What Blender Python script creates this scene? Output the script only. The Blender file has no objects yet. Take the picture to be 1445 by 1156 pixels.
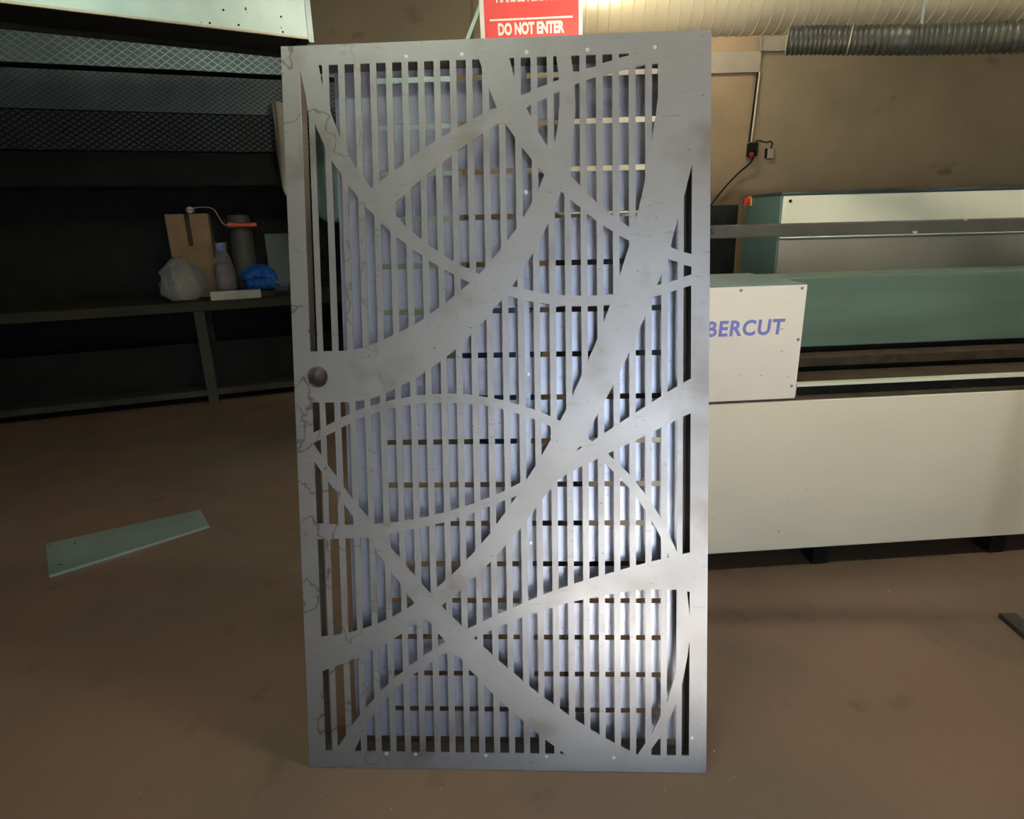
import bpy, math, random
from mathutils import Vector, Matrix
random.seed(7)
S = bpy.context.scene
COL = S.collection
# ------------------------------------------------------------------ camera
cam = bpy.data.cameras.new('camera'); cam_o = bpy.data.objects.new('camera', cam); COL.objects.link(cam_o)
cam.sensor_fit = 'HORIZONTAL'; cam.sensor_width = 36.0; cam.lens = 873.0 / 1445.0 * 36.0
cam.clip_start = 0.05; cam.clip_end = 100
_p, _r = math.radians(17.0), math.radians(-1.4995)
_f = Vector((0, math.cos(_p), -math.sin(_p))); _u = Vector((0, math.sin(_p), math.cos(_p))); _x = Vector((1, 0, 0))
_rx = _x * math.cos(_r) + _u * math.sin(_r); _ru = -_x * math.sin(_r) + _u * math.cos(_r)
cam_o.matrix_world = Matrix(((_rx.x, _ru.x, -_f.x, 0), (_rx.y, _ru.y, -_f.y, 0), (_rx.z, _ru.z, -_f.z, 1.5), (0, 0, 0, 1)))
S.camera = cam_o
# ------------------------------------------------------------------ sky and exposure
WORLD_STRENGTH = 8.0
w = bpy.data.worlds.new('sky'); S.world = w; w.use_nodes = True
bg = w.node_tree.nodes['Background']; bg.inputs[0].default_value = (0.60, 0.78, 1.0, 1); bg.inputs[1].default_value = WORLD_STRENGTH
S.view_settings.view_transform = 'Standard'; S.view_settings.look = 'None'
S.view_settings.gamma = 1.0; S.view_settings.use_curve_mapping = False
S.view_settings.exposure = 0.28
# the open doorway behind the camera lets the sky in; the portal only guides its sampling
DX0, DX1, DH, DY = 0.28, 0.95, 2.35, -1.35
pl = bpy.data.lights.new('doorway_portal', 'AREA'); pl.shape = 'RECTANGLE'; pl.size = DX1 - DX0; pl.size_y = DH
pl.cycles.is_portal = True
plo = bpy.data.objects.new('doorway_portal', pl); COL.objects.link(plo)
plo.location = ((DX0 + DX1) / 2, DY, DH / 2); plo.rotation_euler = (math.radians(90), 0, 0)

sun = bpy.data.lights.new('sun', 'SUN'); sun.energy = 100.0; sun.angle = math.radians(0.6); sun.color = (1.0, 0.95, 0.86)
suno = bpy.data.objects.new('sun', sun); COL.objects.link(suno); suno.location = (0.6, -8, 9); suno.rotation_euler = (math.radians(41), 0, 0)

# ------------------------------------------------------------------ helpers
def link(o, parent=None):
    COL.objects.link(o)
    if parent: o.parent = parent
    return o
def me(name, v, f, m, parent=None, smooth=False):
    d = bpy.data.meshes.new(name); d.from_pydata([tuple(p) for p in v], [], f); d.update()
    if m: d.materials.append(m)
    if smooth:
        for p in d.polygons: p.use_smooth = True
    return link(bpy.data.objects.new(name, d), parent)
def tag(o, label=None, cat=None, group=None, kind=None):
    if label: o['label'] = label
    if cat: o['category'] = cat
    if group: o['group'] = group
    if kind: o['kind'] = kind
    return o
def thing(name, label, cat, loc=(0, 0, 0), rz=0, group=None):
    o = bpy.data.objects.new(name, None); o.empty_display_size = 0.1; link(o); o.location = loc; o.rotation_euler = (0, 0, rz)
    return tag(o, label, cat, group)
class MB:
    """collects shapes for ONE mesh"""
    def __init__(s): s.v = []; s.f = []
    def add(s, v, f):
        n = len(s.v); s.v += [tuple(p) for p in v]; s.f += [tuple(i + n for i in q) for q in f]; return s
    def box(s, a, b, bev=0.0):
        x0, y0, z0 = a; x1, y1, z1 = b
        if bev <= 0:
            v = [(x, y, z) for z in (z0, z1) for y in (y0, y1) for x in (x0, x1)]
            return s.add(v, [(0, 2, 3, 1), (4, 5, 7, 6), (0, 1, 5, 4), (2, 6, 7, 3), (0, 4, 6, 2), (1, 3, 7, 5)])
        e = bev; v = []; idx = {}
        for i, x in enumerate((x0, x1)):
            for j, y in enumerate((y0, y1)):
                for k, z in enumerate((z0, z1)):
                    sx, sy, sz = (1 - 2 * i), (1 - 2 * j), (1 - 2 * k)
                    for ax, p in enumerate(((x, y + sy * e, z + sz * e), (x + sx * e, y, z + sz * e), (x + sx * e, y + sy * e, z))):
                        idx[i, j, k, ax] = len(v); v.append(p)
        f = []
        g = lambda i, j, k, a: idx[i, j, k, a]
        for i in (0, 1):
            q = [g(i, 0, 0, 0), g(i, 1, 0, 0), g(i, 1, 1, 0), g(i, 0, 1, 0)]; f.append(tuple(q if i else q[::-1]))
            q = [g(0, i, 0, 1), g(0, i, 1, 1), g(1, i, 1, 1), g(1, i, 0, 1)]; f.append(tuple(q if i else q[::-1]))
            q = [g(0, 0, i, 2), g(1, 0, i, 2), g(1, 1, i, 2), g(0, 1, i, 2)]; f.append(tuple(q if i else q[::-1]))
            for k in (0, 1):
                f.append((g(0, i, k, 1), g(1, i, k, 1), g(1, i, k, 2), g(0, i, k, 2)))
                f.append((g(i, 0, k, 0), g(i, 1, k, 0), g(i, 1, k, 2), g(i, 0, k, 2)))
                f.append((g(i, k, 0, 0), g(i, k, 1, 0), g(i, k, 1, 1), g(i, k, 0, 1)))
                for j in (0, 1): pass
        for i in (0, 1):
            for j in (0, 1):
                for k in (0, 1): f.append((g(i, j, k, 0), g(i, j, k, 1), g(i, j, k, 2)))
        return s.add(v, f)
    def tube(s, pts, r, n=8, cap=True):
        pts = [Vector(p) for p in pts]; v = []; f = []; prev = None
        for i, p in enumerate(pts):
            t = (pts[min(i + 1, len(pts) - 1)] - pts[max(i - 1, 0)]).normalized()
            if prev is None:
                a = Vector((0, 0, 1)) if abs(t.z) < 0.9 else Vector((1, 0, 0)); nx = t.cross(a).normalized()
            else: nx = (prev - t * prev.dot(t)).normalized()
            prev = nx; ny = t.cross(nx); rr = r[i] if isinstance(r, (list, tuple)) else r
            for k in range(n):
                a = 2 * math.pi * k / n; v.append(p + (nx * math.cos(a) + ny * math.sin(a)) * rr)
        for i in range(len(pts) - 1):
            for k in range(n): f.append((i * n + k, i * n + (k + 1) % n, (i + 1) * n + (k + 1) % n, (i + 1) * n + k))
        if cap: f.append(tuple(range(n))[::-1]); f.append(tuple((len(pts) - 1) * n + k for k in range(n)))
        return s.add(v, f)
    def lathe(s, prof, n=20, c=(0, 0, 0), cap=True):
        v = []; f = []
        for r, z in prof:
            for k in range(n):
                a = 2 * math.pi * k / n; v.append((c[0] + r * math.cos(a), c[1] + r * math.sin(a), c[2] + z))
        for i in range(len(prof) - 1):
            for k in range(n): f.append((i * n + k, i * n + (k + 1) % n, (i + 1) * n + (k + 1) % n, (i + 1) * n + k))
        if cap: f.append(tuple(range(n))[::-1]); f.append(tuple((len(prof) - 1) * n + k for k in range(n)))
        return s.add(v, f)
    def build(s, name, m, parent=None, smooth=False):
        o = me(name, s.v, s.f, m, parent, smooth)
        import bmesh
        b = bmesh.new(); b.from_mesh(o.data); bmesh.ops.recalc_face_normals(b, faces=b.faces); b.to_mesh(o.data); b.free()
        return o
def bx(name, a, b, m, parent=None, bev=0.0): return MB().box(a, b, bev).build(name, m, parent)
def smooth_angle(o, deg=40):
    o.data.set_sharp_from_angle(angle=math.radians(deg)) if hasattr(o.data, 'set_sharp_from_angle') else None
    for p in o.data.polygons: p.use_smooth = True
    return o
def text_mesh(name, body, size, m, parent, mat4, bold=0.0, shear=0.0, align='LEFT', width=None, depth=0.0006, spacing=1.0):
    cu = bpy.data.curves.new(name, 'FONT'); cu.body = body; cu.size = size; cu.offset = bold; cu.shear = shear
    cu.align_x = align; cu.space_character = spacing; cu.extrude = depth; cu.resolution_u = 3
    t = bpy.data.objects.new(name + '_tmp', cu); COL.objects.link(t)
    bpy.context.view_layer.update()
    d = bpy.data.meshes.new_from_object(t.evaluated_get(bpy.context.evaluated_depsgraph_get()))
    bpy.data.objects.remove(t); d.name = name
    xs = [v.co.x for v in d.vertices]; k = (width / (max(xs) - min(xs))) if width else 1.0; x0 = min(xs)
    for v in d.vertices: v.co = mat4 @ Vector(((v.co.x - (x0 if width else 0)) * k, v.co.y, v.co.z))
    d.materials.clear(); d.materials.append(m)
    return link(bpy.data.objects.new(name, d), parent)

# ------------------------------------------------------------------ materials
def mat(name, c1, c2=None, rough=0.5, metal=0.0, scale=4.0, detail=6.0, contrast=(0.35, 0.65), bump=0.0, bscale=60.0,
        stretch=(1, 1, 1), specks=None, rvar=0.0, trans=0.0, ior=1.45, emit=None, estr=0.0, coat=0.0, spec=0.5, bdist=0.01):
    m = bpy.data.materials.new(name); m.use_nodes = True; nt = m.node_tree; N = nt.nodes; L = nt.links
    p = N['Principled BSDF']; p.inputs['Base Color'].default_value = (*c1, 1)
    p.inputs['Roughness'].default_value = rough; p.inputs['Metallic'].default_value = metal; p.inputs['IOR'].default_value = ior
    p.inputs['Transmission Weight'].default_value = trans; p.inputs['Coat Weight'].default_value = coat; p.inputs['Specular IOR Level'].default_value = spec
    tc = N.new('ShaderNodeTexCoord'); mp = N.new('ShaderNodeMapping'); mp.inputs['Scale'].default_value = stretch
    L.new(tc.outputs['Object'], mp.inputs['Vector']); last = None
    def noise(sc, det=detail, vec=mp):
        n = N.new('ShaderNodeTexNoise'); n.inputs['Scale'].default_value = sc; n.inputs['Detail'].default_value = det
        L.new(vec.outputs[0], n.inputs['Vector']); return n
    def ramp(src, lo, hi):
        r = N.new('ShaderNodeMapRange'); r.inputs[1].default_value = lo; r.inputs[2].default_value = hi; r.clamp = True
        L.new(src, r.inputs[0]); return r
    if c2:
        r = ramp(noise(scale).outputs['Fac'], *contrast); x = N.new('ShaderNodeMix'); x.data_type = 'RGBA'
        x.inputs[6].default_value = (*c1, 1); x.inputs[7].default_value = (*c2, 1); L.new(r.outputs[0], x.inputs[0])
        last = x.outputs[2]
        if rvar:
            q = N.new('ShaderNodeMapRange'); q.inputs[3].default_value = rough - rvar; q.inputs[4].default_value = rough + rvar
            L.new(r.outputs[0], q.inputs[0]); L.new(q.outputs[0], p.inputs['Roughness'])
    for (sc, lo, hi, colr, st) in (specks or []):
        mq = N.new('ShaderNodeMapping'); mq.inputs['Scale'].default_value = st; L.new(tc.outputs['Object'], mq.inputs['Vector'])
        r = ramp(noise(sc, 3.0, mq).outputs['Fac'], lo, hi); x = N.new('ShaderNodeMix'); x.data_type = 'RGBA'
        if last is not None: L.new(last, x.inputs[6])
        else: x.inputs[6].default_value = (*c1, 1)
        x.inputs[7].default_value = (*colr, 1); L.new(r.outputs[0], x.inputs[0]); last = x.outputs[2]
    if last is not None: L.new(last, p.inputs['Base Color'])
    if bump:
        b = N.new('ShaderNodeBump'); b.inputs['Strength'].default_value = bump; b.inputs['Distance'].default_value = bdist
        L.new(noise(bscale).outputs['Fac'], b.inputs['Height']); L.new(b.outputs[0], p.inputs['Normal'])
    if emit:
        p.inputs['Emission Color'].default_value = (*emit, 1); p.inputs['Emission Strength'].default_value = estr
    return m
def steel_sheet(name, c1, c2, rough, metal, stains=True):
    """bare mill-finish sheet: cloudy oxide, rolled streaks, thin rust tide lines near the left stile"""
    m = mat(name, c1, c2, rough, metal, scale=3.2, contrast=(0.3, 0.7), rvar=0.05, bump=0.012, bscale=25,
            specks=[(1.0, 0.56, 0.74, tuple(x * q for x, q in zip(c1, (0.66, 0.60, 0.54))), (5, 5, 5)), (1.0, 0.62, 0.70, tuple(x * 0.78 for x in c1), (14, 14, 60)), (1.0, 0.68, 0.74, (0.10, 0.085, 0.075), (60, 30, 190))])
    if stains:
        nt = m.node_tree; N = nt.nodes; L = nt.links; p = N['Principled BSDF']; src = p.inputs['Base Color'].links[0].from_socket
        tc = [n for n in N if n.type == 'TEX_COORD'][0]
        n1 = N.new('ShaderNodeTexNoise'); n1.inputs['Scale'].default_value = 4.5; n1.inputs['Detail'].default_value = 4; L.new(tc.outputs['Object'], n1.inputs[0])
        a = N.new('ShaderNodeMath'); a.operation = 'SUBTRACT'; a.inputs[1].default_value = 0.53; L.new(n1.outputs['Fac'], a.inputs[0])
        b = N.new('ShaderNodeMath'); b.operation = 'ABSOLUTE'; L.new(a.outputs[0], b.inputs[0])
        c = N.new('ShaderNodeMapRange'); c.inputs[1].default_value = 0.0; c.inputs[2].default_value = 0.011; c.inputs[3].default_value = 0.8; c.inputs[4].default_value = 0.0; L.new(b.outputs[0], c.inputs[0])
        sx = N.new('ShaderNodeSeparateXYZ'); L.new(tc.outputs['Object'], sx.inputs[0])
        d = N.new('ShaderNodeMapRange'); d.inputs[1].default_value = 0.08; d.inputs[2].default_value = 0.30; d.inputs[3].default_value = 1.0; d.inputs[4].default_value = 0.0; L.new(sx.outputs[0], d.inputs[0])
        e = N.new('ShaderNodeMath'); e.operation = 'MULTIPLY'; L.new(c.outputs[0], e.inputs[0]); L.new(d.outputs[0], e.inputs[1])
        x = N.new('ShaderNodeMix'); x.data_type = 'RGBA'; L.new(e.outputs[0], x.inputs[0]); L.new(src, x.inputs[6]); x.inputs[7].default_value = (0.12, 0.085, 0.06, 1)
        L.new(x.outputs[2], p.inputs['Base Color'])
    return m
M = {}
M['plate'] = steel_sheet('cut_steel_sheet', (0.345, 0.335, 0.34), (0.28, 0.265, 0.265), 0.48, 0.85)
M['back'] = steel_sheet('back_steel_sheet', (0.44, 0.455, 0.545), (0.37, 0.385, 0.47), 0.38, 0.70, stains=False)
M['tube'] = mat('oxidised_tube', (0.09, 0.075, 0.065), (0.05, 0.045, 0.04), 0.6, 0.4, scale=9)
M['weld'] = mat('ground_weld', (0.52, 0.56, 0.55), rough=0.35, metal=0.6)
M['rust'] = mat('rusty_plate', (0.20, 0.14, 0.11), (0.11, 0.075, 0.06), 0.7, 0.3, scale=18)
M['floor'] = mat('floor_paint', (0.185, 0.112, 0.075), (0.125, 0.094, 0.062), 0.52, 0.0, scale=0.9, contrast=(0.38, 0.62), rvar=0.08, bump=0.02, bscale=40,
                 specks=[(6.0, 0.62, 0.85, (0.075, 0.055, 0.036), (1, 1, 1)), (70.0, 0.735, 0.76, (0.45, 0.38, 0.28), (1, 1, 1)), (1.7, 0.60, 0.80, (0.10, 0.088, 0.05), (1, 1, 1))])
M['wall'] = mat('brown_wall_paint', (0.40, 0.32, 0.21), (0.33, 0.27, 0.18), 0.75, scale=1.5, bump=0.02, bscale=30, specks=[(3.0, 0.62, 0.8, (0.19, 0.155, 0.10), (1, 1, 2))])
M['panel'] = mat('tan_wall_panel', (0.44, 0.33, 0.20), (0.36, 0.27, 0.17), 0.75, scale=2)
M['railp'] = mat('grey_wall_rail', (0.46, 0.41, 0.33), (0.40, 0.355, 0.28), 0.7, scale=3)
M['shadedp'] = mat('shaded_panel_paint', (0.27, 0.255, 0.21), (0.22, 0.205, 0.165), 0.5, scale=2)  # shading of the cabinet's lower panel is put into this greyer colour
M['ceil'] = mat('ceiling_sheet', (0.22, 0.21, 0.18), rough=0.8)
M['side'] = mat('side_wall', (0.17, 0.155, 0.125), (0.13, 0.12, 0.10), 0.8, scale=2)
M['cream'] = mat('cream_paint', (0.80, 0.73, 0.56), (0.75, 0.68, 0.52), 0.45, scale=2, specks=[(30.0, 0.72, 0.76, (0.35, 0.26, 0.17), (1, 1, 2.2))])
M['creambox'] = mat('cream_cover_paint', (0.86, 0.79, 0.68), (0.81, 0.74, 0.63), 0.42, scale=2, specks=[(26.0, 0.70, 0.75, (0.22, 0.15, 0.10), (0.6, 1, 2.6)), (2.6, 0.63, 0.8, (0.66, 0.50, 0.34), (1, 1, 1))])
M['teal'] = mat('teal_paint', (0.115, 0.19, 0.185), (0.10, 0.16, 0.16), 0.5, scale=3, specks=[(14, 0.72, 0.76, (0.05, 0.06, 0.06), (1, 1, 1))])
M['green'] = mat('green_bed_paint', (0.125, 0.19, 0.145), (0.10, 0.15, 0.115), 0.45, scale=3, stretch=(0.5, 1, 4))
M['white'] = mat('off_white_paint', (0.70, 0.70, 0.56), (0.64, 0.64, 0.50), 0.4, scale=3)
M['black'] = mat('black_rubber', (0.012, 0.012, 0.011), rough=0.55)
M['dark'] = mat('dark_metal', (0.017, 0.018, 0.016), (0.011, 0.011, 0.010), 0.6, 0.0, scale=6, spec=0.12)
M['ink'] = mat('blue_lettering', (0.175, 0.18, 0.50), rough=0.5)
M['screw'] = mat('screw_steel', (0.45, 0.43, 0.40), rough=0.35, metal=0.8)
M['bar'] = mat('painted_bar', (0.055, 0.052, 0.040), (0.04, 0.038, 0.03), 0.6, 0.0, spec=0.25, scale=12, specks=[(22, 0.68, 0.74, (0.40, 0.40, 0.34), (1, 1, 1)), (15, 0.66, 0.72, (0.02, 0.02, 0.018), (1, 1, 1))])
M['sign'] = mat('sign_red', (0.85, 0.095, 0.085), rough=0.3)
M['signw'] = mat('sign_white', (0.85, 0.84, 0.80), rough=0.3)
M['duct'] = mat('cream_spiral_duct', (0.78, 0.70, 0.52), (0.72, 0.64, 0.46), 0.36, 0.35, scale=2)
M['hose'] = mat('dark_flexible_hose', (0.055, 0.052, 0.038), (0.035, 0.038, 0.030), 0.42, 0.15, scale=6)
M['cuff'] = mat('hose_cuff', (0.40, 0.36, 0.26), rough=0.35, metal=0.4)
M['galv'] = mat('galvanised_sheet', (0.45, 0.56, 0.50), (0.34, 0.44, 0.42), 0.38, 0.6, scale=2.4, specks=[(16, 0.70, 0.73, (0.08, 0.09, 0.07), (1, 1, 1))])
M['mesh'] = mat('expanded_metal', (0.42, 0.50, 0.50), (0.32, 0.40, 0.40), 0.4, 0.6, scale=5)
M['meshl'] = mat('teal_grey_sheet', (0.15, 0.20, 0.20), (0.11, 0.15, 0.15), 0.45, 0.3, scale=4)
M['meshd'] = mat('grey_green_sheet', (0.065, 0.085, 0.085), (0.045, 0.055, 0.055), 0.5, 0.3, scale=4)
M['bench'] = mat('grimy_bench_wood', (0.045, 0.040, 0.028), (0.03, 0.027, 0.019), 0.7, scale=4, stretch=(0.4, 3, 3), spec=0.15)
M['benchleg'] = mat('bench_leg_paint', (0.06, 0.058, 0.042), (0.04, 0.038, 0.03), 0.7, scale=5, spec=0.2)
M['card'] = mat('cardboard', (0.26, 0.165, 0.085), (0.21, 0.13, 0.07), 0.85, scale=6)
M['whiteboard'] = mat('pale_board_offcut', (0.42, 0.40, 0.35), (0.36, 0.34, 0.29), 0.7, scale=7)
M['bluehose'] = mat('blue_air_hose', (0.012, 0.10, 0.42), rough=0.3)
M['orange'] = mat('orange_plastic', (0.62, 0.085, 0.03), rough=0.4)
M['wire'] = mat('wire_steel', (0.35, 0.34, 0.28), rough=0.4, metal=0.7)
M['sleeve'] = mat('roller_fleece', (0.45, 0.43, 0.38), (0.35, 0.33, 0.28), 0.95, scale=40)
M['grey'] = mat('dull_grey_tin', (0.075, 0.075, 0.062), (0.055, 0.055, 0.048), 0.6, 0.1, scale=4)
M['paleboard'] = mat('pale_teal_board', (0.10, 0.125, 0.115), (0.075, 0.09, 0.085), 0.6, scale=3)
M['rag'] = mat('brown_rag', (0.085, 0.042, 0.03), (0.05, 0.028, 0.022), 0.9, scale=14)
M['cloth'] = mat('off_white_cloth', (0.42, 0.39, 0.30), (0.34, 0.32, 0.25), 0.9, scale=9)
M['bottle'] = mat('clear_plastic', (0.90, 0.92, 0.94), rough=0.07, trans=0.88, ior=1.30, bump=1.0, bscale=16, bdist=0.03)
M['pink'] = mat('pinkish_content', (0.30, 0.15, 0.17), (0.18, 0.10, 0.11), 0.5, scale=12)
M['cap'] = mat('blue_cap', (0.05, 0.16, 0.55), rough=0.35)
M['film'] = mat('teal_plastic_film', (0.33, 0.50, 0.45), (0.22, 0.36, 0.33), 0.16, scale=7, stretch=(1, 1, 0.35), trans=0.25, bump=0.3, bscale=14)
M['yellow'] = mat('yellow_plate', (0.75, 0.38, 0.02), rough=0.4)
M['red'] = mat('red_knob', (0.45, 0.03, 0.03), rough=0.4)
M['wood'] = mat('planed_wood', (0.33, 0.23, 0.12), (0.26, 0.17, 0.085), 0.65, scale=3, stretch=(0.4, 4, 4))
M['navy'] = mat('navy_drum_paint', (0.02, 0.045, 0.11), (0.015, 0.03, 0.08), 0.45, scale=4)
M['slat'] = mat('burnt_slat', (0.10, 0.075, 0.045), (0.06, 0.045, 0.03), 0.65, 0.4, scale=12)
M['tubelight'] = mat('tube_glow', (1, 1, 1), emit=(0.90, 1.0, 0.80), estr=78.0)
M['machinefill'] = mat('machine_fill_glow', (1, 1, 1), emit=(1.0, 0.90, 0.74), estr=160.0)
M['wallfill'] = mat('wall_fill_glow', (1, 1, 1), emit=(1.0, 0.88, 0.68), estr=62.0)
M['workglow'] = mat('work_lamp_glow', (1, 1, 1), emit=(1.0, 0.86, 0.62), estr=210.0)
M['lampbody'] = mat('lamp_body', (0.6, 0.6, 0.58), rough=0.5)
M['asphalt'] = mat('outdoor_concrete', (0.42, 0.41, 0.39), (0.36, 0.35, 0.33), 0.85, scale=1)

# ------------------------------------------------------------------ room shell
RX0, RX1, RY1, RH = -5.5, 5.5, 6.75, 3.9
def struct(o): return tag(o, kind='structure')
struct(bx('floor', (RX0, DY, -0.1), (RX1, RY1, 0.0), M['floor']))
struct(bx('ceiling', (RX0, DY, RH), (RX1, RY1, RH + 0.1), M['ceil']))
wall_back = struct(bx('wall_back', (RX0, RY1, -0.1), (RX1, RY1 + 0.15, RH + 0.1), M['wall']))
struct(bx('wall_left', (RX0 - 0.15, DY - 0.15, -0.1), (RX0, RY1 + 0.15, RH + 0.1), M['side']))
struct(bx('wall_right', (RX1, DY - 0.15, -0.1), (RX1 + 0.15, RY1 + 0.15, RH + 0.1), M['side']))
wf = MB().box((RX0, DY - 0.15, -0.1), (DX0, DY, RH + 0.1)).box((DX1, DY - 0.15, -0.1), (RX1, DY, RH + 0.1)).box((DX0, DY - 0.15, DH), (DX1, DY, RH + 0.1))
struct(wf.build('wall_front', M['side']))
struct(bx('bounce_apron', (-1.2, DY, 0.0), (2.6, 0.72, 0.002), M['asphalt']))  # unseen pale patch, added to bounce neutral sunlight onto the gate
struct(bx('ground_outside', (-20, -25, -0.12), (20, DY - 0.15, -0.02), M['asphalt']))
# framing of the back wall seen beside the gate
bx('wall_rail', (1.0, RY1 - 0.035, 2.823), (2.502, RY1, 3.005), M['railp'], wall_back)
bx('wall_panel', (1.0, RY1 - 0.012, 1.0), (2.448, RY1, 2.823), M['panel'], wall_back)
bx('wall_panel', (1.0, RY1 - 0.012, 3.005), (2.464, RY1, 3.7), M['panel'], wall_back)
bx('wall_panel', (2.502, RY1 - 0.030, 3.005), (3.15, RY1, 3.7), M['railp'], wall_back)
bx('wall_batten', (2.484, RY1 - 0.045, 3.005), (2.502, RY1, 3.7), M['railp'], wall_back)
bx('wall_panel', (-0.273, RY1 - 0.018, 1.0), (0.985, RY1, 3.7), M['wall'], wall_back)

# ------------------------------------------------------------------ laser-cut sheet tool
def cut_sheet(name, W, H, y0, y1, slots, vb, vt, polys, holes, m, parent):
    """one flat sheet W x H; every slot (x0, x1, lo, hi) is an opening minus the solid polygons, holes are convex openings"""
    segs = []
    for k, pg in enumerate(polys):
        for i in range(len(pg)):
            a, b = pg[i], pg[(i + 1) % len(pg)]
            if abs(a[0] - b[0]) > 1e-9: segs.append((k, a, b) if a[0] < b[0] else (k, b, a))
    ev = lambda s, x: s[0] + (s[1]) * x
    lin = lambda a, b: ((a[1] - (b[1] - a[1]) / (b[0] - a[0]) * a[0]), (b[1] - a[1]) / (b[0] - a[0]))
    xs = {0.0, W}
    xsl = sorted({s[0] for s in slots} | {s[1] for s in slots}); xs |= set(xsl)
    ranges = sorted({(s[0], s[1]) for s in slots})
    for (x0, x1) in ranges:
        loc = [(k, a, b, lin(a, b)) for k, a, b in segs if a[0] < x1 and b[0] > x0]
        for k, a, b, l in loc:
            for p in (a, b):
                if x0 < p[0] < x1: xs.add(p[0])
            for lim in (vb, vt):
                if abs(l[1]) > 1e-9:
                    x = (lim - l[0]) / l[1]
                    if max(x0, a[0]) < x < min(x1, b[0]): xs.add(x)
        for i in range(len(loc)):
            for j in range(i):
                l, q = loc[i][3], loc[j][3]
                if abs(l[1] - q[1]) > 1e-9:
                    x = (q[0] - l[0]) / (l[1] - q[1])
                    if max(x0, loc[i][1][0], loc[j][1][0]) < x < min(x1, loc[i][2][0], loc[j][2][0]): xs.add(x)
    for h in holes: xs |= {p[0] for p in h}
    xs = sorted(xs); X = [xs[0]]
    for x in xs[1:]:
        if x - X[-1] > 2e-5: X.append(x)
    X[-1] = W
    slabs = []
    for a, b in zip(X, X[1:]):
        mid = (a + b) / 2; opens = []
        for (x0, x1, lo, hi) in slots:
            if not (x0 < mid < x1): continue
            sol = []
            by = {}
            for k, p, q in segs:
                if p[0] < mid < q[0]: by.setdefault(k, []).append(lin(p, q))
            for k, ls in by.items():
                ls.sort(key=lambda l: ev(l, mid))
                for i in range(0, len(ls) - 1, 2): sol.append((ls[i], ls[i + 1]))
            sol.sort(key=lambda t: ev(t[0], mid)); cur = (lo, 0.0)
            for s0, s1 in sol:
                if ev(s0, mid) > ev(cur, mid) and ev(cur, mid) < hi: opens.append((cur, s0 if ev(s0, mid) < hi else (hi, 0.0)))
                if ev(s1, mid) > ev(cur, mid): cur = s1
            if ev(cur, mid) < hi: opens.append((cur, (hi, 0.0)))
        for h in holes:
            ls = []
            for i in range(len(h)):
                p, q = h[i], h[(i + 1) % len(h)]
                if p[0] > q[0]: p, q = q, p
                if p[0] < mid < q[0]: ls.append(lin(p, q))
            if len(ls) == 2: ls.sort(key=lambda l: ev(l, mid)); opens.append(tuple(ls))
        opens = sorted([o for o in opens if ev(o[1], mid) - ev(o[0], mid) > 4e-4], key=lambda o: ev(o[0], mid))
        slabs.append((a, b, opens))
    V = {}; F = []
    def vi(x, y, z):
        k = (round(x, 6), round(y, 6), round(z, 6))
        return V.setdefault(k, len(V))
    def face(*ps):
        q = [vi(*p) for p in ps]; q = [a for i, a in enumerate(q) if a != q[i - 1]]
        if len(set(q)) >= 3 and len(set(q)) == len(q): F.append(tuple(q))
    for a, b, opens in slabs:
        lo = (0.0, 0.0)
        for o in opens + [((H, 0.0), None)]:
            hi = o[0]; p = (a, ev(lo, a)), (b, ev(lo, b)), (b, ev(hi, b)), (a, ev(hi, a))
            face(*[(x, y0, z) for x, z in p]); face(*[(x, y1, z) for x, z in reversed(p)])
            if o[1] is not None:
                for l in o: face((a, y0, ev(l, a)), (b, y0, ev(l, b)), (b, y1, ev(l, b)), (a, y1, ev(l, a)))
                lo = o[1]
        face((a, y0, 0), (a, y1, 0), (b, y1, 0), (b, y0, 0)); face((a, y0, H), (b, y0, H), (b, y1, H), (a, y1, H))
    for x in (0.0, W): face((x, y0, 0), (x, y0, H), (x, y1, H), (x, y1, 0))
    for s, t in zip(slabs, slabs[1:]):
        x = s[1]; L = [(ev(o[0], x), ev(o[1], x)) for o in s[2]]; Rr = [(ev(o[0], x), ev(o[1], x)) for o in t[2]]
        ys = sorted({y for o in L + Rr for y in o})
        for a, b in zip(ys, ys[1:]):
            if b - a < 1e-5: continue
            mid = (a + b) / 2
            if any(o[0] < mid < o[1] for o in L) != any(o[0] < mid < o[1] for o in Rr):
                face((x, y0, a), (x, y0, b), (x, y1, b), (x, y1, a))
    return me(name, list(V.keys()), F, m, parent)

# ------------------------------------------------------------------ the steel gate leaning on the bar
GW, GH = 1.1321, 2.0078
ux = Vector((0.99885014, -0.04794152, 0)); uy = Vector((0.01074609, 0.22389226, 0.97455466)); ub = Vector((0.04672163, 0.97343406, -0.22415))
gate = thing('steel_gate', 'tall laser-cut steel gate panel with curved bands over vertical slots, leaning upright', 'gate')
go = Vector((-0.6121, 1.4137, 0.0015))
gate.matrix_world = Matrix(((ux.x, ub.x, uy.x, go.x), (ux.y, ub.y, uy.y, go.y), (ux.z, ub.z, uy.z, go.z), (0, 0, 0, 1)))
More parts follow.
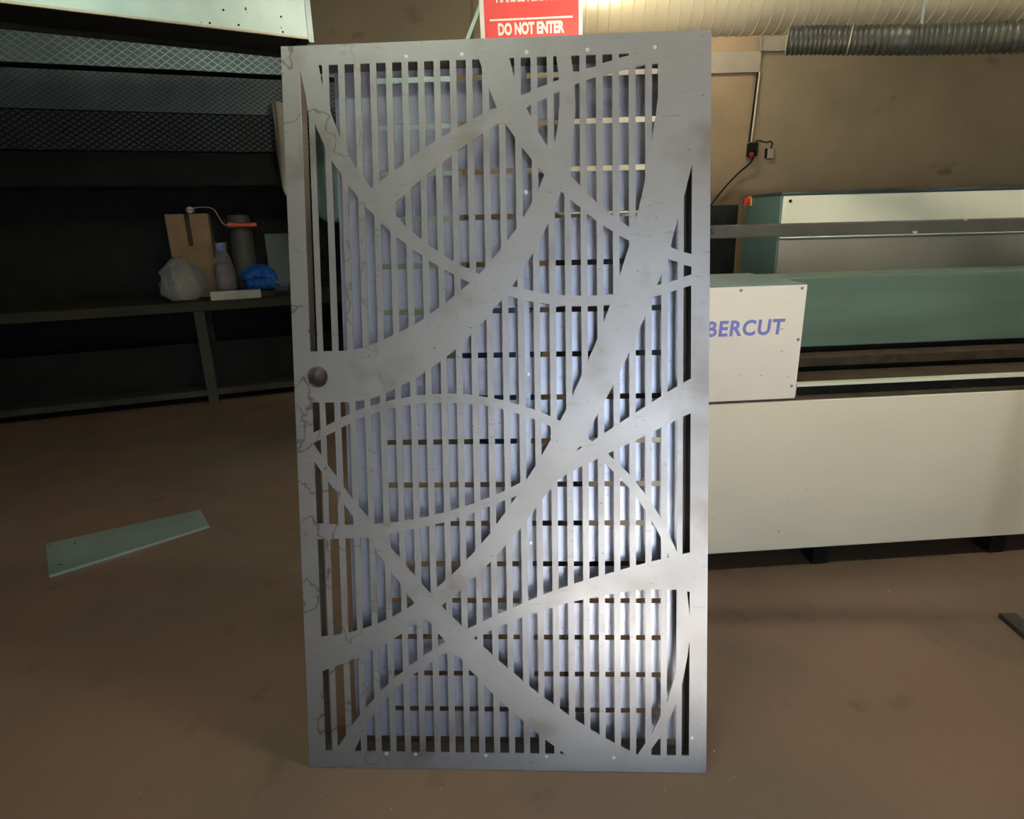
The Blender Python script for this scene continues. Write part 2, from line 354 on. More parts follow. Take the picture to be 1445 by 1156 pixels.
# outlines of the curved bands, tenths of a millimetre on the sheet: (one edge, other edge)
BANDS = {
    'A': ([(380,19957),(455,19627),(611,18867),(664,18412),(830,18079),(1078,17495),(1244,17107),(1521,16693),(1694,16409),(1954,16101),(2126,15865),(2389,15603),(2554,15395),(2817,15153),(2985,14999),(3259,14804),(3410,14669),(3687,14502),(3843,14357),(4115,14206),(4276,14102),(4533,13970),(4698,13866),(4928,13748),(5255,13590)],
          [(915,19937),(989,19608),(1086,19039),(1265,18374),(1515,17685),(1683,17305),(1946,16845),(2108,16598),(2339,16301),(2622,15964),(2961,15594),(3213,15309),(3403,15141),(3657,14932),(3846,14779),(4086,14610),(4266,14479),(4512,14334),(4698,14221),(4943,14102),(5186,13978),(5489,13830)]),
    'B': ([(2226,16245),(2384,16362),(2541,16469),(2737,16612),(2973,16781),(3226,16942),(3408,17082),(3658,17246),(3827,17355),(4091,17494),(4251,17593),(4517,17731),(4674,17832),(4945,17951),(5113,18046),(5360,18158),(5538,18232),(5738,18312),(6397,18603),(6650,18691),(6823,18768),(7067,18853),(7238,18917),(7395,18967),(7749,19089),(7934,19147),(8088,19206),(8344,19280),(8516,19340),(8773,19404),(8938,19454),(9202,19512),(9524,19580),(9979,19669)],
          [(2513,15574),(2711,15718),(2971,15924),(3236,16130),(3400,16296),(3666,16500),(3830,16636),(4094,16831),(4256,16946),(4511,17104),(4680,17237),(4941,17398),(5114,17515),(5368,17666),(5537,17759),(5793,17909),(6518,18268),(6655,18343),(6818,18410),(7071,18535),(7244,18604),(7403,18671),(7778,18818),(7932,18878),(8086,18923),(8343,19002),(8514,19037),(8774,19106),(8933,19136),(9194,19191),(9359,19217),(9615,19252),(9783,19265),(9962,19277),(10162,19291)]),
    'D': ([(5204,19813),(5285,19559),(5366,19304),(5540,18779),(5738,18312),(5969,17882),(6222,17506),(6393,17249),(6663,16924),(6821,16718),(6975,16545),(7415,16095),(7500,16008),(7675,15851),(7927,15658),(8092,15503),(8340,15313),(8527,15178),(8769,15024),(8939,14908),(9200,14773),(10229,14267),(10462,14187),(10637,14109),(10840,14049),(11103,13969)],
          [(6025,19818),(6089,19565),(6217,19045),(6514,18286),(6647,18014),(6807,17682),(7064,17264),(7662,16507),(7933,16206),(8096,16027),(8335,15800),(8529,15635),(8683,15509),(8771,15435),(8934,15315),(9190,15142),(10277,14575),(10461,14506),(10635,14435),(10830,14379),(11101,14302)]),
    'C': ([(7304,19877),(7321,19544),(7382,18980),(7399,18669),(7384,18266),(7364,18081),(7342,17799),(7250,17388),(6975,16545),(6823,16204),(6641,15829),(6400,15454),(6219,15162),(5964,14853),(5805,14651),(5547,14369),(5373,14176),(5182,13978),(4928,13748),(4703,13573),(4521,13427),(4275,13240),(4105,13128),(3853,12955),(3671,12829),(3426,12686),(3252,12590),(2996,12479),(2826,12398),(2572,12287),(2394,12209),(2148,12120),(1973,12065),(1715,12012),(1541,11983),(1275,11980),(965,11979),(648,11979),(450,11978),(232,11978)],
          [(7673,19863),(7700,19559),(7753,19110),(7789,18823),(7807,18210),(7792,18030),(7730,17417),(7666,16945),(7569,16528),(7415,16095),(7265,15737),(7072,15281),(6825,14843),(6662,14517),(6402,14158),(6227,13854),(6078,13635),(5805,13291),(5552,13037),(5380,12799),(5135,12561),(4968,12392),(4714,12163),(4548,12016),(4291,11804),(4127,11683),(3852,11498),(3697,11394),(3438,11224),(3287,11139),(3019,11012),(2762,10889),(2587,10814),(2411,10742),(2152,10663),(1997,10626),(1727,10591),(1548,10569),(1276,10565),(972,10565),(713,10564),(474,10564),(175,10563)]),
    'F': ([(5641,13733),(6078,13635),(6223,13607),(6394,13557),(6641,13504),(6808,13463),(7055,13417),(7229,13394),(7476,13363),(7654,13354),(7900,13345),(8074,13341),(8329,13346),(8497,13355),(8759,13367),(9932,13578),(10035,13602),(10221,13654),(10460,13714),(10635,13779),(10839,13849),(11104,13932)],
          [(5541,13490),(5807,13418),(5975,13371),(6232,13300),(6401,13251),(6654,13202),(6812,13176),(7082,13133),(7238,13110),(7481,13088),(7651,13079),(7898,13068),(8076,13067),(8327,13069),(8494,13075),(8692,13086),(9811,13267),(10035,13324),(10211,13371),(10481,13451),(10636,13498),(10840,13559),(11105,13644)]),
    'G': ([(9961,19776),(9958,19280),(9955,18479),(9899,17939),(9861,17782),(9791,17280),(9616,16314),(9553,16014),(9438,15541),(9359,15267),(9194,14610),(8939,13819),(8759,13292),(8688,13087),(8497,12581),(8314,12111),(8073,11559),(7883,11138),(7642,10615),(7468,10247),(7325,9978),(7051,9446),(6814,9039),(6620,8717),(6382,8365),(6208,8080),(6112,7917),(5968,7706),(5788,7460),(5536,7121),(5365,6882),(5111,6586),(4941,6382),(4682,6121),(4513,5939),(4255,5697),(4078,5539),(3837,5331),(3651,5168),(3188,4870),(2989,4738),(2815,4635),(2571,4501),(2391,4408),(2151,4305),(1974,4232),(1730,4140),(1549,4086),(1298,4020),(1138,3987),(875,3938),(711,3920),(522,3899),(214,3872)],
          [(11429,19721),(11078,17958),(10830,16642),(10633,15866),(10458,15220),(10277,14575),(10053,13866),(9932,13578),(9764,13140),(9604,12723),(9391,12257),(9156,11708),(8998,11396),(8717,10846),(8567,10564),(8488,10417),(8313,10094),(8064,9659),(7889,9350),(7721,9060),(7478,8651),(7203,8290),(7058,8104),(6819,7830),(6627,7570),(6386,7247),(6221,7035),(5993,6760),(5784,6521),(5535,6251),(5368,6076),(5116,5826),(4940,5661),(4683,5434),(4527,5273),(4274,5039),(4083,4904),(3949,4802),(3500,4433),(3427,4391),(3243,4284),(2993,4143),(2830,4015),(2583,3853),(2370,3728),(2123,3613),(1979,3539),(1710,3403),(1564,3309),(1311,3203),(1149,3133),(900,3033),(734,2984),(530,2897),(171,2777)]),
    'H': ([(279,9652),(490,9735),(689,9828),(859,9925),(1122,10052),(1291,10141),(1543,10248),(1730,10336),(1978,10415),(2158,10472),(2411,10537),(2590,10580),(2853,10639),(3017,10668),(3276,10707),(3445,10728),(3700,10746),(3863,10758),(4119,10762),(4287,10760),(4534,10753),(4705,10743),(4967,10710),(5128,10687),(5374,10645),(5548,10611),(5799,10558),(5961,10513),(6209,10440),(6377,10386),(6627,10296),(6800,10235),(7049,10116),(7214,10037),(7325,9974),(7604,9819)],
          [(266,9325),(490,9434),(699,9545),(869,9656),(1127,9782),(1305,9873),(1554,9988),(1730,10096),(1990,10176),(2161,10240),(2414,10308),(2583,10349),(2851,10410),(3011,10439),(3277,10479),(3439,10497),(3698,10511),(3870,10518),(4125,10517),(4295,10509),(4554,10500),(4719,10488),(4970,10467),(5137,10442),(5389,10408),(5553,10367),(5814,10309),(5969,10265),(6219,10184),(6377,10113),(6633,10028),(6804,9950),(7055,9839),(7410,9647)]),
    'J': ([(140,7157),(483,7156),(685,7155),(867,7151),(1108,7142),(1289,7131),(1530,7124),(1851,7127),(2133,7146),(2387,7165),(2574,7186),(2814,7212),(2982,7235),(3245,7282),(3418,7309),(3668,7362),(3846,7404),(4103,7468),(4276,7517),(4529,7592),(4701,7647),(4961,7733),(5126,7799),(5367,7889),(5541,7966),(5798,8073),(5965,8159),(6211,8287),(6427,8404)],
          [(122,6708),(507,6711),(699,6714),(881,6722),(1124,6729),(1295,6737),(1487,6745),(1729,6768),(1900,6780),(2142,6805),(2378,6839),(2577,6867),(2816,6918),(2997,6954),(3237,7001),(3433,7039),(3667,7088),(3839,7127),(4106,7190),(4270,7246),(4531,7329),(4704,7380),(4962,7468),(5137,7537),(5374,7631),(5546,7702),(5797,7804),(5961,7858),(6112,7917),(6422,8049)]),
    'K': ([(320,9682),(489,9393),(689,9067),(867,8787),(1109,8458),(1297,8173),(1535,7851),(1715,7622),(1965,7307),(2150,7063),(2361,6770),(2573,6461),(2795,6182),(2988,5940),(3231,5640),(3411,5425),(3647,5164),(3949,4802),(4078,4670),(4262,4472),(4504,4219),(4689,4052),(4832,3880),(4940,3778),(5119,3611),(5372,3378),(5545,3214),(5795,2985),(5973,2842),(6219,2626),(6397,2476),(6644,2272),(6822,2133),(7069,1949),(7237,1824),(7492,1648),(7668,1526),(7923,1352),(8092,1236),(8345,1081),(8519,975),(8761,845),(8939,747),(9187,613),(9400,503),(9711,333)],
          [(300,9186),(498,8893),(699,8599),(870,8334),(1123,7950),(1300,7670),(1556,7291),(1708,7055),(1900,6772),(2145,6377),(2395,6036),(2573,5778),(2775,5473),(2987,5157),(3188,4870),(3500,4433),(3677,4245),(3842,4011),(4031,3770),(4271,3437),(4537,3191),(4693,2967),(4933,2714),(5126,2484),(5382,2225),(5560,2035),(5805,1811),(5989,1644),(6233,1428),(6401,1278),(6657,1051),(6821,920),(7076,722),(7241,599),(7378,500),(7662,282)]),
    'P': ([(527,157),(905,706),(1145,1053),(1321,1332),(1570,1645),(1728,1838),(1981,2111),(2144,2301),(2396,2538),(2582,2723),(2829,2902),(3014,3065),(3262,3253),(3433,3382),(3659,3520),(3837,3633),(4031,3770),(4373,3964)],
          [(1125,59),(1348,552),(1593,1079),(1756,1373),(1982,1702),(2195,1967),(2419,2206),(2626,2400),(2824,2575),(3048,2749),(3259,2911),(3433,3039),(3669,3198),(3845,3323),(4094,3465),(4304,3573)]),
    'M': ([(4433,3985),(4691,4142),(4933,4274),(5121,4371),(5362,4484),(5546,4578),(5788,4679),(5962,4766),(6201,4868),(6388,4954),(6644,5056),(6821,5133),(7066,5224),(7247,5295),(7495,5382),(7665,5446),(7912,5521),(8096,5587),(8346,5657),(8520,5707),(8767,5777),(8946,5833),(9187,5903),(9369,5957),(9613,6020),(9794,6066),(10038,6129),(10249,6186),(10480,6240),(10649,6279),(10839,6320),(11151,6391)],
          [(4568,3739),(4832,3876),(4951,3934),(5120,4011),(5375,4122),(5550,4203),(5796,4310),(5996,4392),(6236,4483),(6434,4552),(6653,4622),(6835,4683),(7079,4761),(7254,4818),(7503,4896),(7660,4932),(7927,4993),(8092,5030),(8343,5083),(8517,5115),(8792,5164),(8944,5190),(9205,5225),(9368,5245),(9630,5265),(9795,5274),(10062,5278),(10223,5274),(10483,5270),(10677,5243),(10854,5215),(11158,5179)]),
    'N': ([(10616,5896),(10602,4698),(10567,3690),(10482,2999),(10395,2652),(10234,2069),(10045,1633),(9801,1138),(9612,823),(9404,503),(9275,285)],
          [(10693,5896),(10767,5213),(10842,4518),(10867,4196),(10845,3845),(10782,3367),(10658,2654),(10481,1997),(10240,1443),(10046,1060),(9802,688),(9652,457),(9533,268)]),
    'L': ([(7501,9003),(7722,9128),(7894,9234),(8062,9339),(8190,9413),(8311,9494),(8484,9610),(8732,9768),(8912,9886),(9164,10053),(9332,10161),(9591,10327),(9769,10441),(10021,10599),(10204,10719),(10458,10864),(10626,10963),(10821,11072),(11120,11250)],
          [(6948,8026),(7204,8320),(7477,8506),(7648,8599),(7875,8707),(8074,8807),(8308,8912),(8483,8995),(8612,9071),(8739,9128),(8929,9228),(9174,9338),(9337,9418),(9604,9546),(9773,9630),(10032,9756),(10206,9845),(10462,9973),(10630,10059),(10826,10139),(11127,10279)]),
    'R': ([(7604,9819),(7834,9662),(8063,9504),(8190,9413),(8389,9268),(8612,9071),(8738,8948),(8912,8780),(9163,8529),(9349,8307),(9586,8002),(9797,7685),(10026,7331),(10246,6877),(10466,6384),(10577,6134)],
          [(7601,9412),(8061,9174),(8291,8996),(8498,8829),(8681,8650),(8735,8602),(8929,8411),(9114,8193),(9360,7884),(9613,7519),(9798,7216),(10046,6749),(10220,6323),(10265,6174),(10307,6055)]),
}

polys = [[(x / 1e4, y / 1e4) for x, y in a] + [(x / 1e4, y / 1e4) for x, y in reversed(b)] for a, b in BANDS.values()]
VB, VT = 0.0500, 1.9562
slots = [(0.048, 0.0685, VB, VT), (GW - 0.0685, GW - 0.048, VB, VT)]
for k in range(2, 25):
    c = GW / 2 + (k - 13) * 0.04265; slots.append((c - 0.01275, c + 0.01275, VB, VT))
HC = (0.0645, 1.127); HR = 0.0296
ring = lambda r, n=28: [(HC[0] + r * math.cos(2 * math.pi * i / n), HC[1] + r * math.sin(2 * math.pi * i / n)) for i in range(n)]
cut_sheet('front_sheet', GW, GH, 0.0, 0.004, slots, VB, VT, polys, [ring(HR)], M['plate'], gate)
# second sheet behind it, punched with sixteen rows of flat slots
rows = [1.9345, 1.8100, 1.6838, 1.5610, 1.4320, 1.3040, 1.1805, 1.0607, 0.9367, 0.8130, 0.7008, 0.5824, 0.4745, 0.3660, 0.2560, 0.1483]
BU0, BU1, BV0, BV1, BD = 0.124, 1.0615, 0.064, 1.990, 0.0555
bsl = [(a - BU0, b - BU0, r - 0.0075 - BV0, r + 0.0075 - BV0) for r in rows for a, b in ((0.236, 0.612), (0.652, 1.0345))]
bs = cut_sheet('back_sheet', BU1 - BU0, BV1 - BV0, 0.0, 0.002, bsl, -1, 9, [], [], M['back'], gate)
bs.location = (BU0, BD, BV0)
bx('side_tube', (0.002, 0.004, 0.016), (0.044, 0.0555, 1.088), M['tube'], gate)
bx('side_tube', (0.002, 0.004, 1.166), (0.044, 0.0555, 1.998), M['tube'], gate)
bx('lock_case', (0.002, 0.004, 1.088), (0.030, 0.0555, 1.166), M['tube'], gate)
bx('side_tube', (GW - 0.0475, 0.004, 0.016), (GW - 0.002, 0.0555, 1.998), M['tube'], gate)
bx('blackout_strip', (BU1 + 0.001, 0.0540, 0.05), (GW - 0.046, 0.0555, 1.95), M['tube'], gate)  # dark strip added only to black out the last slot
bx('rail_tube', (0.044, 0.004, 1.960), (GW - 0.044, 0.0555, 1.998), M['tube'], gate)
bx('rail_tube', (0.044, 0.004, 0.016), (GW - 0.044, 0.0555, 0.046), M['tube'], gate)
for zc in (0.55, 1.45):
    bx('spacer', (0.6235, 0.004, zc), (0.6365, BD, zc + 0.03), M['tube'], gate)
# lock sleeve behind the round hole, with its rusty closing plate
n = 28; v = []; f = []
for yy in (0.004, 0.058):
    for r in (HR - 0.0006, HR + 0.003): v += [(x, yy, z) for x, z in ring(r)]
for i in range(n):
    j = (i + 1) % n
    f += [(i, j, 2 * n + j, 2 * n + i), (n + i, 3 * n + i, 3 * n + j, n + j), (i, n + i, n + j, j), (2 * n + i, 2 * n + j, 3 * n + j, 3 * n + i)]
me('lock_sleeve', v, f, M['plate'], gate)
v = [(x, yy, z) for yy in (0.058, 0.061) for x, z in ring(HR + 0.004)]
me('lock_plate', v, [tuple(range(n)), tuple(range(n, 2 * n))] + [(i, (i + 1) % n, n + (i + 1) % n, n + i) for i in range(n)], M['rust'], gate)
for (a, b) in ((0.336, 1.969), (0.483, 1.969), (0.654, 1.969), (0.813, 1.969), (0.987, 1.969), (0.6466, 1.61), (0.6466, 1.126), (0.6466, 0.66), (0.225, 0.044), (0.309, 0.043), (0.511, 0.042), (0.684, 0.041), (0.874, 0.041), (1.092, 0.101)):
    pr = MB(); pr.lathe([(0.0055, 0), (0.0045, 0.0006), (0.0025, 0.0009)], 12)
    me('plug_weld', [(x + a, -z, y + b) for x, y, z in pr.v], pr.f, M['weld'], gate)

# ------------------------------------------------------------------ bar the gate leans on
bar_o = go + ux * 0.95 + ub * 0.0645 + uy * 1.507
brz = math.atan2(ux.y, ux.x)
stand = thing('bar_stand', 'grey-brown square steel bar on posts, running behind the gate past the control cabinet', 'bar stand', (bar_o.x, bar_o.y, 0), brz)
BZ = 1.4555
bx('bar', (-0.22, 0.001, BZ - 0.0175), (1.55, 0.036, BZ + 0.0175), M['bar'], stand, 0.003)
for x in (-0.16, 1.50):
    bx('post', (x - 0.018, 0.001, 0.02), (x + 0.018, 0.036, BZ - 0.0175), M['bar'], stand)
    bx('foot', (x - 0.03, -0.05, 0.0), (x + 0.03, 0.32, 0.02), M['bar'], stand)
for x in (0.175, 0.200):
    b = MB()
    for i in range(7):
        a = i * 0.9; b.lathe([(0.0035, 0), (0.0045, 0.003), (0.002, 0.006)], 8, (0, 0, 0))
        b.v[-24:] = [(x + 0.007 * math.cos(a) + p[0], 0.001 - p[2], BZ + 0.007 * math.sin(a) + p[1]) for p in b.v[-24:]]
    b.build('weld_bead', M['bar'], stand)

# ------------------------------------------------------------------ cutting machine on the right
mach = thing('cutting_machine', 'cream sheet-metal cutting machine with blue lettered cover and green bed', 'machine', (1.083, 2.379, 0), math.radians(4))
bx('base', (-0.84, 0.0, 0.10), (1.95, 0.76, 0.778), M['cream'], mach, 0.006)
bx('base_ledge', (-0.84, 0.002, 0.778), (1.95, 0.76, 0.787), M['slat'], mach)
for x in (-0.7, 0.27, 1.1, 1.85):
    for y in (0.06, 0.66): bx('machine_foot', (x - 0.03, y - 0.03, 0.0), (x + 0.04, y + 0.05, 0.10), M['dark'], mach)
cov = bx('cover', (-0.45, 0.004, 0.790), (0.0545, 0.50, 1.243), M['teal'], mach, 0.004)
bx('cover_front', (-0.45, -0.004, 0.790), (0.052, 0.004, 1.238), M['creambox'], cov)
for (x, z) in ((-0.207, 1.226), (0.032, 1.226), (0.0385, 1.028), (0.033, 0.841)):
    pr = MB().lathe([(0.0065, 0), (0.0065, 0.0015), (0.004, 0.003)], 12)
    me('screw', [(x + p[0], -0.004 - p[2], z + p[1]) for p in pr.v], pr.f, M['screw'], cov)
    pr = MB().lathe([(0.0022, 0), (0.0022, 0.0034)], 6)
    me('screw_socket', [(x + p[0], -0.004 - p[2], z + p[1]) for p in pr.v], pr.f, M['dark'], cov)
text_mesh('lettering', 'BERCUT', 0.082, M['ink'], cov, Matrix.Translation((-0.331, -0.0045, 1.0535)) @ Matrix.Rotation(math.radians(90), 4, 'X'), bold=0.0024, shear=0.06, width=0.310, spacing=1.12)
bx('bed', (0.0595, 0.50, 0.885), (1.95, 0.76, 1.212), M['green'], mach, 0.004)
bx('bed_recess', (0.0595, 0.56, 0.79), (1.95, 0.76, 0.885), M['black'], mach)
bx('bed_ledge', (0.0595, 0.40, 0.815), (1.95, 0.56, 0.855), M['slat'], mach)
bx('ledge_support', (0.0595, 0.42, 0.787), (1.95, 0.56, 0.815), M['dark'], mach)
bx('guide_rail', (0.075, 0.030, 0.826), (1.95, 0.062, 0.838), M['white'], mach)
bx('guide_rail', (0.075, 0.034, 0.818), (1.95, 0.062, 0.826), M['dark'], mach)
bx('rail_end', (0.070, 0.03, 0.787), (0.076, 0.08, 0.838), M['screw'], mach)
b = MB()
for i in range(170):
    x = 0.08 + i * 0.0109
    b.add([(x, 0.036, 0.787), (x + 0.006, 0.036, 0.787), (x + 0.016, 0.036, 0.818), (x + 0.010, 0.036, 0.818), (x, 0.07, 0.787), (x + 0.006, 0.07, 0.787), (x + 0.016, 0.07, 0.818), (x + 0.010, 0.07, 0.818)],
          [(0, 1, 2, 3), (4, 7, 6, 5), (0, 4, 5, 1), (1, 5, 6, 2), (2, 6, 7, 3), (3, 7, 4, 0)])
tag(b.build('cable_chain', M['dark'], mach), kind='stuff')
bx('chain_back', (0.08, 0.072, 0.787), (1.95, 0.09, 0.82), M['black'], mach)
bx('gantry_column', (-0.80, 0.55, 0.787), (-0.42, 0.76, 1.50), M['dark'], mach)
gc = bx('gantry_cover', (-0.83, 0.45, 1.50), (-0.40, 0.76, 1.935), M['cream'], mach, 0.02)
bx('cover_band', (-0.832, 0.446, 1.655), (-0.55, 0.448, 1.69), M['green'], gc)
for i in range(9):      # toothed support slats of the cutting table
    y = 0.53 + i * 0.025; x1 = -0.02 + i * 0.008; z0 = 1.18; m_ = MB(); pts = []
    x = -0.38; k = 0
    while x < x1: pts.append((x, 1.215 + (0.006 if k % 2 else 0.0))); x += 0.02; k += 1
    v = []
    for (px, pz) in pts: v += [(px, y, z0), (px, y, pz), (px, y + 0.004, z0), (px, y + 0.004, pz)]
    f = [(1, 0, 2, 3)]
    for j in range(len(pts) - 1):
        a, c = 4 * j, 4 * j + 4; f += [(a, a + 1, c + 1, c), (a + 2, c + 2, c + 3, a + 3), (a + 1, a + 3, c + 3, c + 1), (a, c, c + 2, a + 2)]
    f.append(tuple(4 * (len(pts) - 1) + q for q in (0, 1, 3, 2)))
    me('table_slat', v, f, M['slat'], mach)
bx('slat_support', (-0.38, 0.52, 1.0), (0.055, 0.76, 1.18), M['dark'], mach)
bx('slat_support_leg', (-0.36, 0.56, 0.787), (0.04, 0.74, 1.0), M['dark'], mach)

cab = thing('control_cabinet', 'teal control cabinet with off-white door and a yellow rotary switch', 'cabinet', (1.397, 3.30, 0))
bx('cabinet_body', (0, 0.012, 0.0), (1.5, 0.50, 1.590), M['teal'], cab, 0.004)
bx('cabinet_lid', (-0.004, -0.004, 1.590), (1.504, 0.504, 1.603), M['meshd'], cab)
dr = bx('cabinet_door', (0.008, 0.0, 1.375), (1.49, 0.012, 1.584), M['white'], cab, 0.003)
bx('lower_panel', (0.008, 0.004, 0.9), (1.49, 0.012, 1.365), M['shadedp'], cab)
pr = MB().lathe([(0.008, 0), (0.008, 0.004), (0.005, 0.006)], 12)
me('door_lock', [(0.042 + p[0], -p[2], 1.558 + p[1]) for p in pr.v], pr.f, M['dark'], dr)
sw = bx('switch_plate', (-0.006, 0.405, 1.545), (0.0, 0.465, 1.610 - 0.012), M['yellow'], cab)
pr = MB().lathe([(0.018, 0), (0.018, 0.014), (0.010, 0.016)], 14)
me('switch_knob', [(-0.006 - p[2], 0.435 + p[0], 1.571 + p[1]) for p in pr.v], pr.f, M['red'], sw)
bx('switch_handle', (-0.034, 0.43, 1.552), (-0.018, 0.44, 1.590), M['red'], sw)
dk = thing('dark_cabinet', 'near-black machine cabinet standing behind the teal control cabinet', 'cabinet', (0.95, 3.86, 0))
bx('cabinet_body', (0, 0, 0.05), (0.43, 0.5, 1.555), M['dark'], dk, 0.005)
bx('plinth', (0.02, 0.02, 0), (0.41, 0.48, 0.05), M['black'], dk)
for i in range(6): bx('front_rib', (0.04 + i * 0.065, -0.006, 0.1), (0.07 + i * 0.065, 0.0, 1.5), M['dark'], dk)

# ------------------------------------------------------------------ sign, duct, hose
sg = thing('warning_sign', 'red and white warning sign reading DO NOT ENTER, above the gate', 'sign', (0.136, 3.20, 2.20), 0)
sg.rotation_euler = (0, math.radians(-1.0), 0)
bx('sign_board', (-0.232, 0.0, 0.0), (0.232, 0.004, 0.46), M['signw'], sg)
bx('red_field', (-0.212, -0.0008, 0.085), (0.216, 0.0, 0.44), M['sign'], sg)
bx('white_line', (-0.188, -0.0016, 0.169), (0.188, -0.0008, 0.1765), M['signw'], sg)
R90 = Matrix.Rotation(math.radians(90), 4, 'X')
text_mesh('sign_text', 'DO NOT ENTER', 0.064, M['signw'], sg, Matrix.Translation((-0.152, -0.0010, 0.1130)) @ R90, bold=0.0030, width=0.302)
text_mesh('sign_text', 'HARİCİ PERSONEL', 0.064, M['signw'], sg, Matrix.Translation((-0.155, -0.0010, 0.2440)) @ R90, bold=0.0030, width=0.312)
for x in (-0.2, 0.2): me('hanging_rod', *(lambda q: (q.v, q.f))(MB().tube([(x, 0.008, 0.40), (x, 0.008, 1.705)], 0.003, 6)), M['wire'], sg)
br = bx('brace', (-0.010, 0.006, 0), (0.006, 0.012, 0.22), M['galv'], sg)
br.location = (-0.315, 0, 0.06); br.rotation_euler = (0, math.radians(27), 0)

dt = thing('spiral_duct', 'cream spiral-seam ventilation duct running horizontally below the ceiling', 'duct', (0.15, 3.66, 2.64))
prof = []; x = 0.0
while x < 3.6:
    prof += [(x, 0.24), (x + 0.046, 0.24), (x + 0.0485, 0.2375), (x + 0.051, 0.2442), (x + 0.0555, 0.2442)]; x += 0.058
n = 48; v = []; f = []
for (x, r) in prof:
    for k in range(n):
        a = 2 * math.pi * k / n; v.append((x + 0.022 * math.cos(a), r * math.cos(a), r * math.sin(a)))
for i in range(len(prof) - 1):
    for k in range(n): f.append((i * n + k, i * n + (k + 1) % n, (i + 1) * n + (k + 1) % n, (i + 1) * n + k))
f += [tuple(range(n)), tuple((len(prof) - 1) * n + k for k in range(n))]
smooth_angle(me('duct_body', v, f, M['duct'], dt), 25)
for x in (0.5, 2.3):
    bx('hanger', (x, -0.01, 0.243), (x + 0.03, 0.01, 1.26), M['galv'], dt)
hs = thing('flexible_hose', 'dark corrugated flexible hose with an open end under the spiral duct', 'hose', (1.27, 3.10, 2.233))
key = [Vector(p) for p in ((0, 0, 0), (0.10, -0.05, -0.012), (0.22, -0.11, -0.03), (0.45, -0.215, -0.06), (0.85, -0.39, -0.10), (1.3, -0.57, -0.14))]
def spline(key, per):
    out = []
    for i in range(len(key) - 1):
        p0, p1, p2, p3 = key[max(i - 1, 0)], key[i], key[i + 1], key[min(i + 2, len(key) - 1)]
        for j in range(per):
            t = j / per; out.append(0.5 * ((2 * p1) + (p2 - p0) * t + (2 * p0 - 5 * p1 + 4 * p2 - p3) * t * t + (3 * p1 - p0 - 3 * p2 + p3) * t ** 3))
    return out + [key[-1]]
P = spline(key, 1)
dense = spline(key, 60); step = []; acc = 0; last = dense[0]; step.append(last)
for p in dense[1:]:
    acc += (p - last).length; last = p
    if acc >= 0.0055: step.append(p); acc = 0
smooth_angle(MB().tube(step, [0.0545 + (0.0055 if i % 3 == 1 else 0.0) for i in range(len(step))], 28, cap=False).build('hose_body', M['hose'], hs), 60)
dirv = (key[1] - key[0]).normalized()
smooth_angle(MB().tube([key[0] - dirv * 0.003, key[0] - dirv * 0.002, key[0] + dirv * 0.002, key[0] + dirv * 0.003], [0.0545, 0.058, 0.058, 0.0545], 28, cap=False).build('end_cuff', M['cuff'], hs), 30)
MB().tube([key[0] + dirv * 0.05, key[0] + dirv * 0.052], 0.054, 28).build('hose_shade_disc', M['black'], hs)  # black disc added to paint the shade inside the hose
d2 = (key[3] - key[2]).normalized()
smooth_angle(MB().tube([key[2] - d2 * 0.003, key[2] - d2 * 0.0025, key[2] + d2 * 0.0025, key[2] + d2 * 0.003], [0.055, 0.0615, 0.0615, 0.055], 28, cap=False).build('clamp_ring', M['cuff'], hs), 30)
for x, y, z in ((0.45, -0.215, -0.06), (1.2, -0.53, -0.13)): bx('hanger', (x, y, z + 0.055), (x + 0.012, y + 0.005, RH - 2.233), M['galv'], hs)

# ------------------------------------------------------------------ fittings on the back wall
cd = thing('wall_conduit', 'thin dark cable conduit with a pale edge on the tan wall panel', 'conduit', (2.464, RY1 - 0.012, 2.196))
MB().tube([(-0.006, -0.014, 0), (0.022, -0.014, 0.625)], 0.009, 8).build('conduit_tube', M['dark'], cd)
MB().tube([(0.014, -0.012, 0), (0.042, -0.012, 0.625)], 0.011, 8).build('conduit_tube', M['cream'], cd)
jb = thing('junction_box', 'dark switch box with a red button at the foot of the conduit', 'switch', (2.484, RY1 - 0.012, 2.057))
bx('box_body', (-0.045, -0.07, 0), (0.05, 0.0, 0.125), M['dark'], jb, 0.008)
pr = MB().lathe([(0.022, 0), (0.022, 0.018), (0.014, 0.024)], 14)
me('red_button', [(-0.018 + p[0], -0.07 - p[2], 0.012 + p[1]) for p in pr.v], pr.f, M['red'], jb)
MB().tube(spline([Vector(p) for p in ((0.03, -0.03, 0.13), (0.06, -0.035, 0.145), (0.13, -0.03, 0.13), (0.19, -0.025, 0.135), (0.205, -0.02, 0.105), (0.192, -0.02, 0.07))], 6), 0.007, 8).build('cable', M['dark'], jb)
so = thing('wall_socket', 'small grey wall socket beside the red-button switch box', 'socket', (2.679, RY1 - 0.0, 2.036))
bx('socket_body', (-0.03, -0.035, 0), (0.04, 0.0, 0.095), M['railp'], so, 0.006)
bx('socket_edge', (-0.046, -0.03, 0.005), (-0.03, 0.0, 0.095), M['dark'], so)
tag(MB().tube(spline([Vector(p) for p in ((2.502, 6.70, 2.055), (2.475, 6.70, 1.993), (2.357, 6.70, 1.896), (2.218, 6.70, 1.746), (2.111, 6.70, 1.607), (1.993, 6.70, 1.414), (1.875, 6.70, 1.071), (1.85, 6.71, 0.0))], 6), 0.008, 8).build('power_cable', M['dark']), 'black power cable drooping from the switch box down the wall', 'cable')

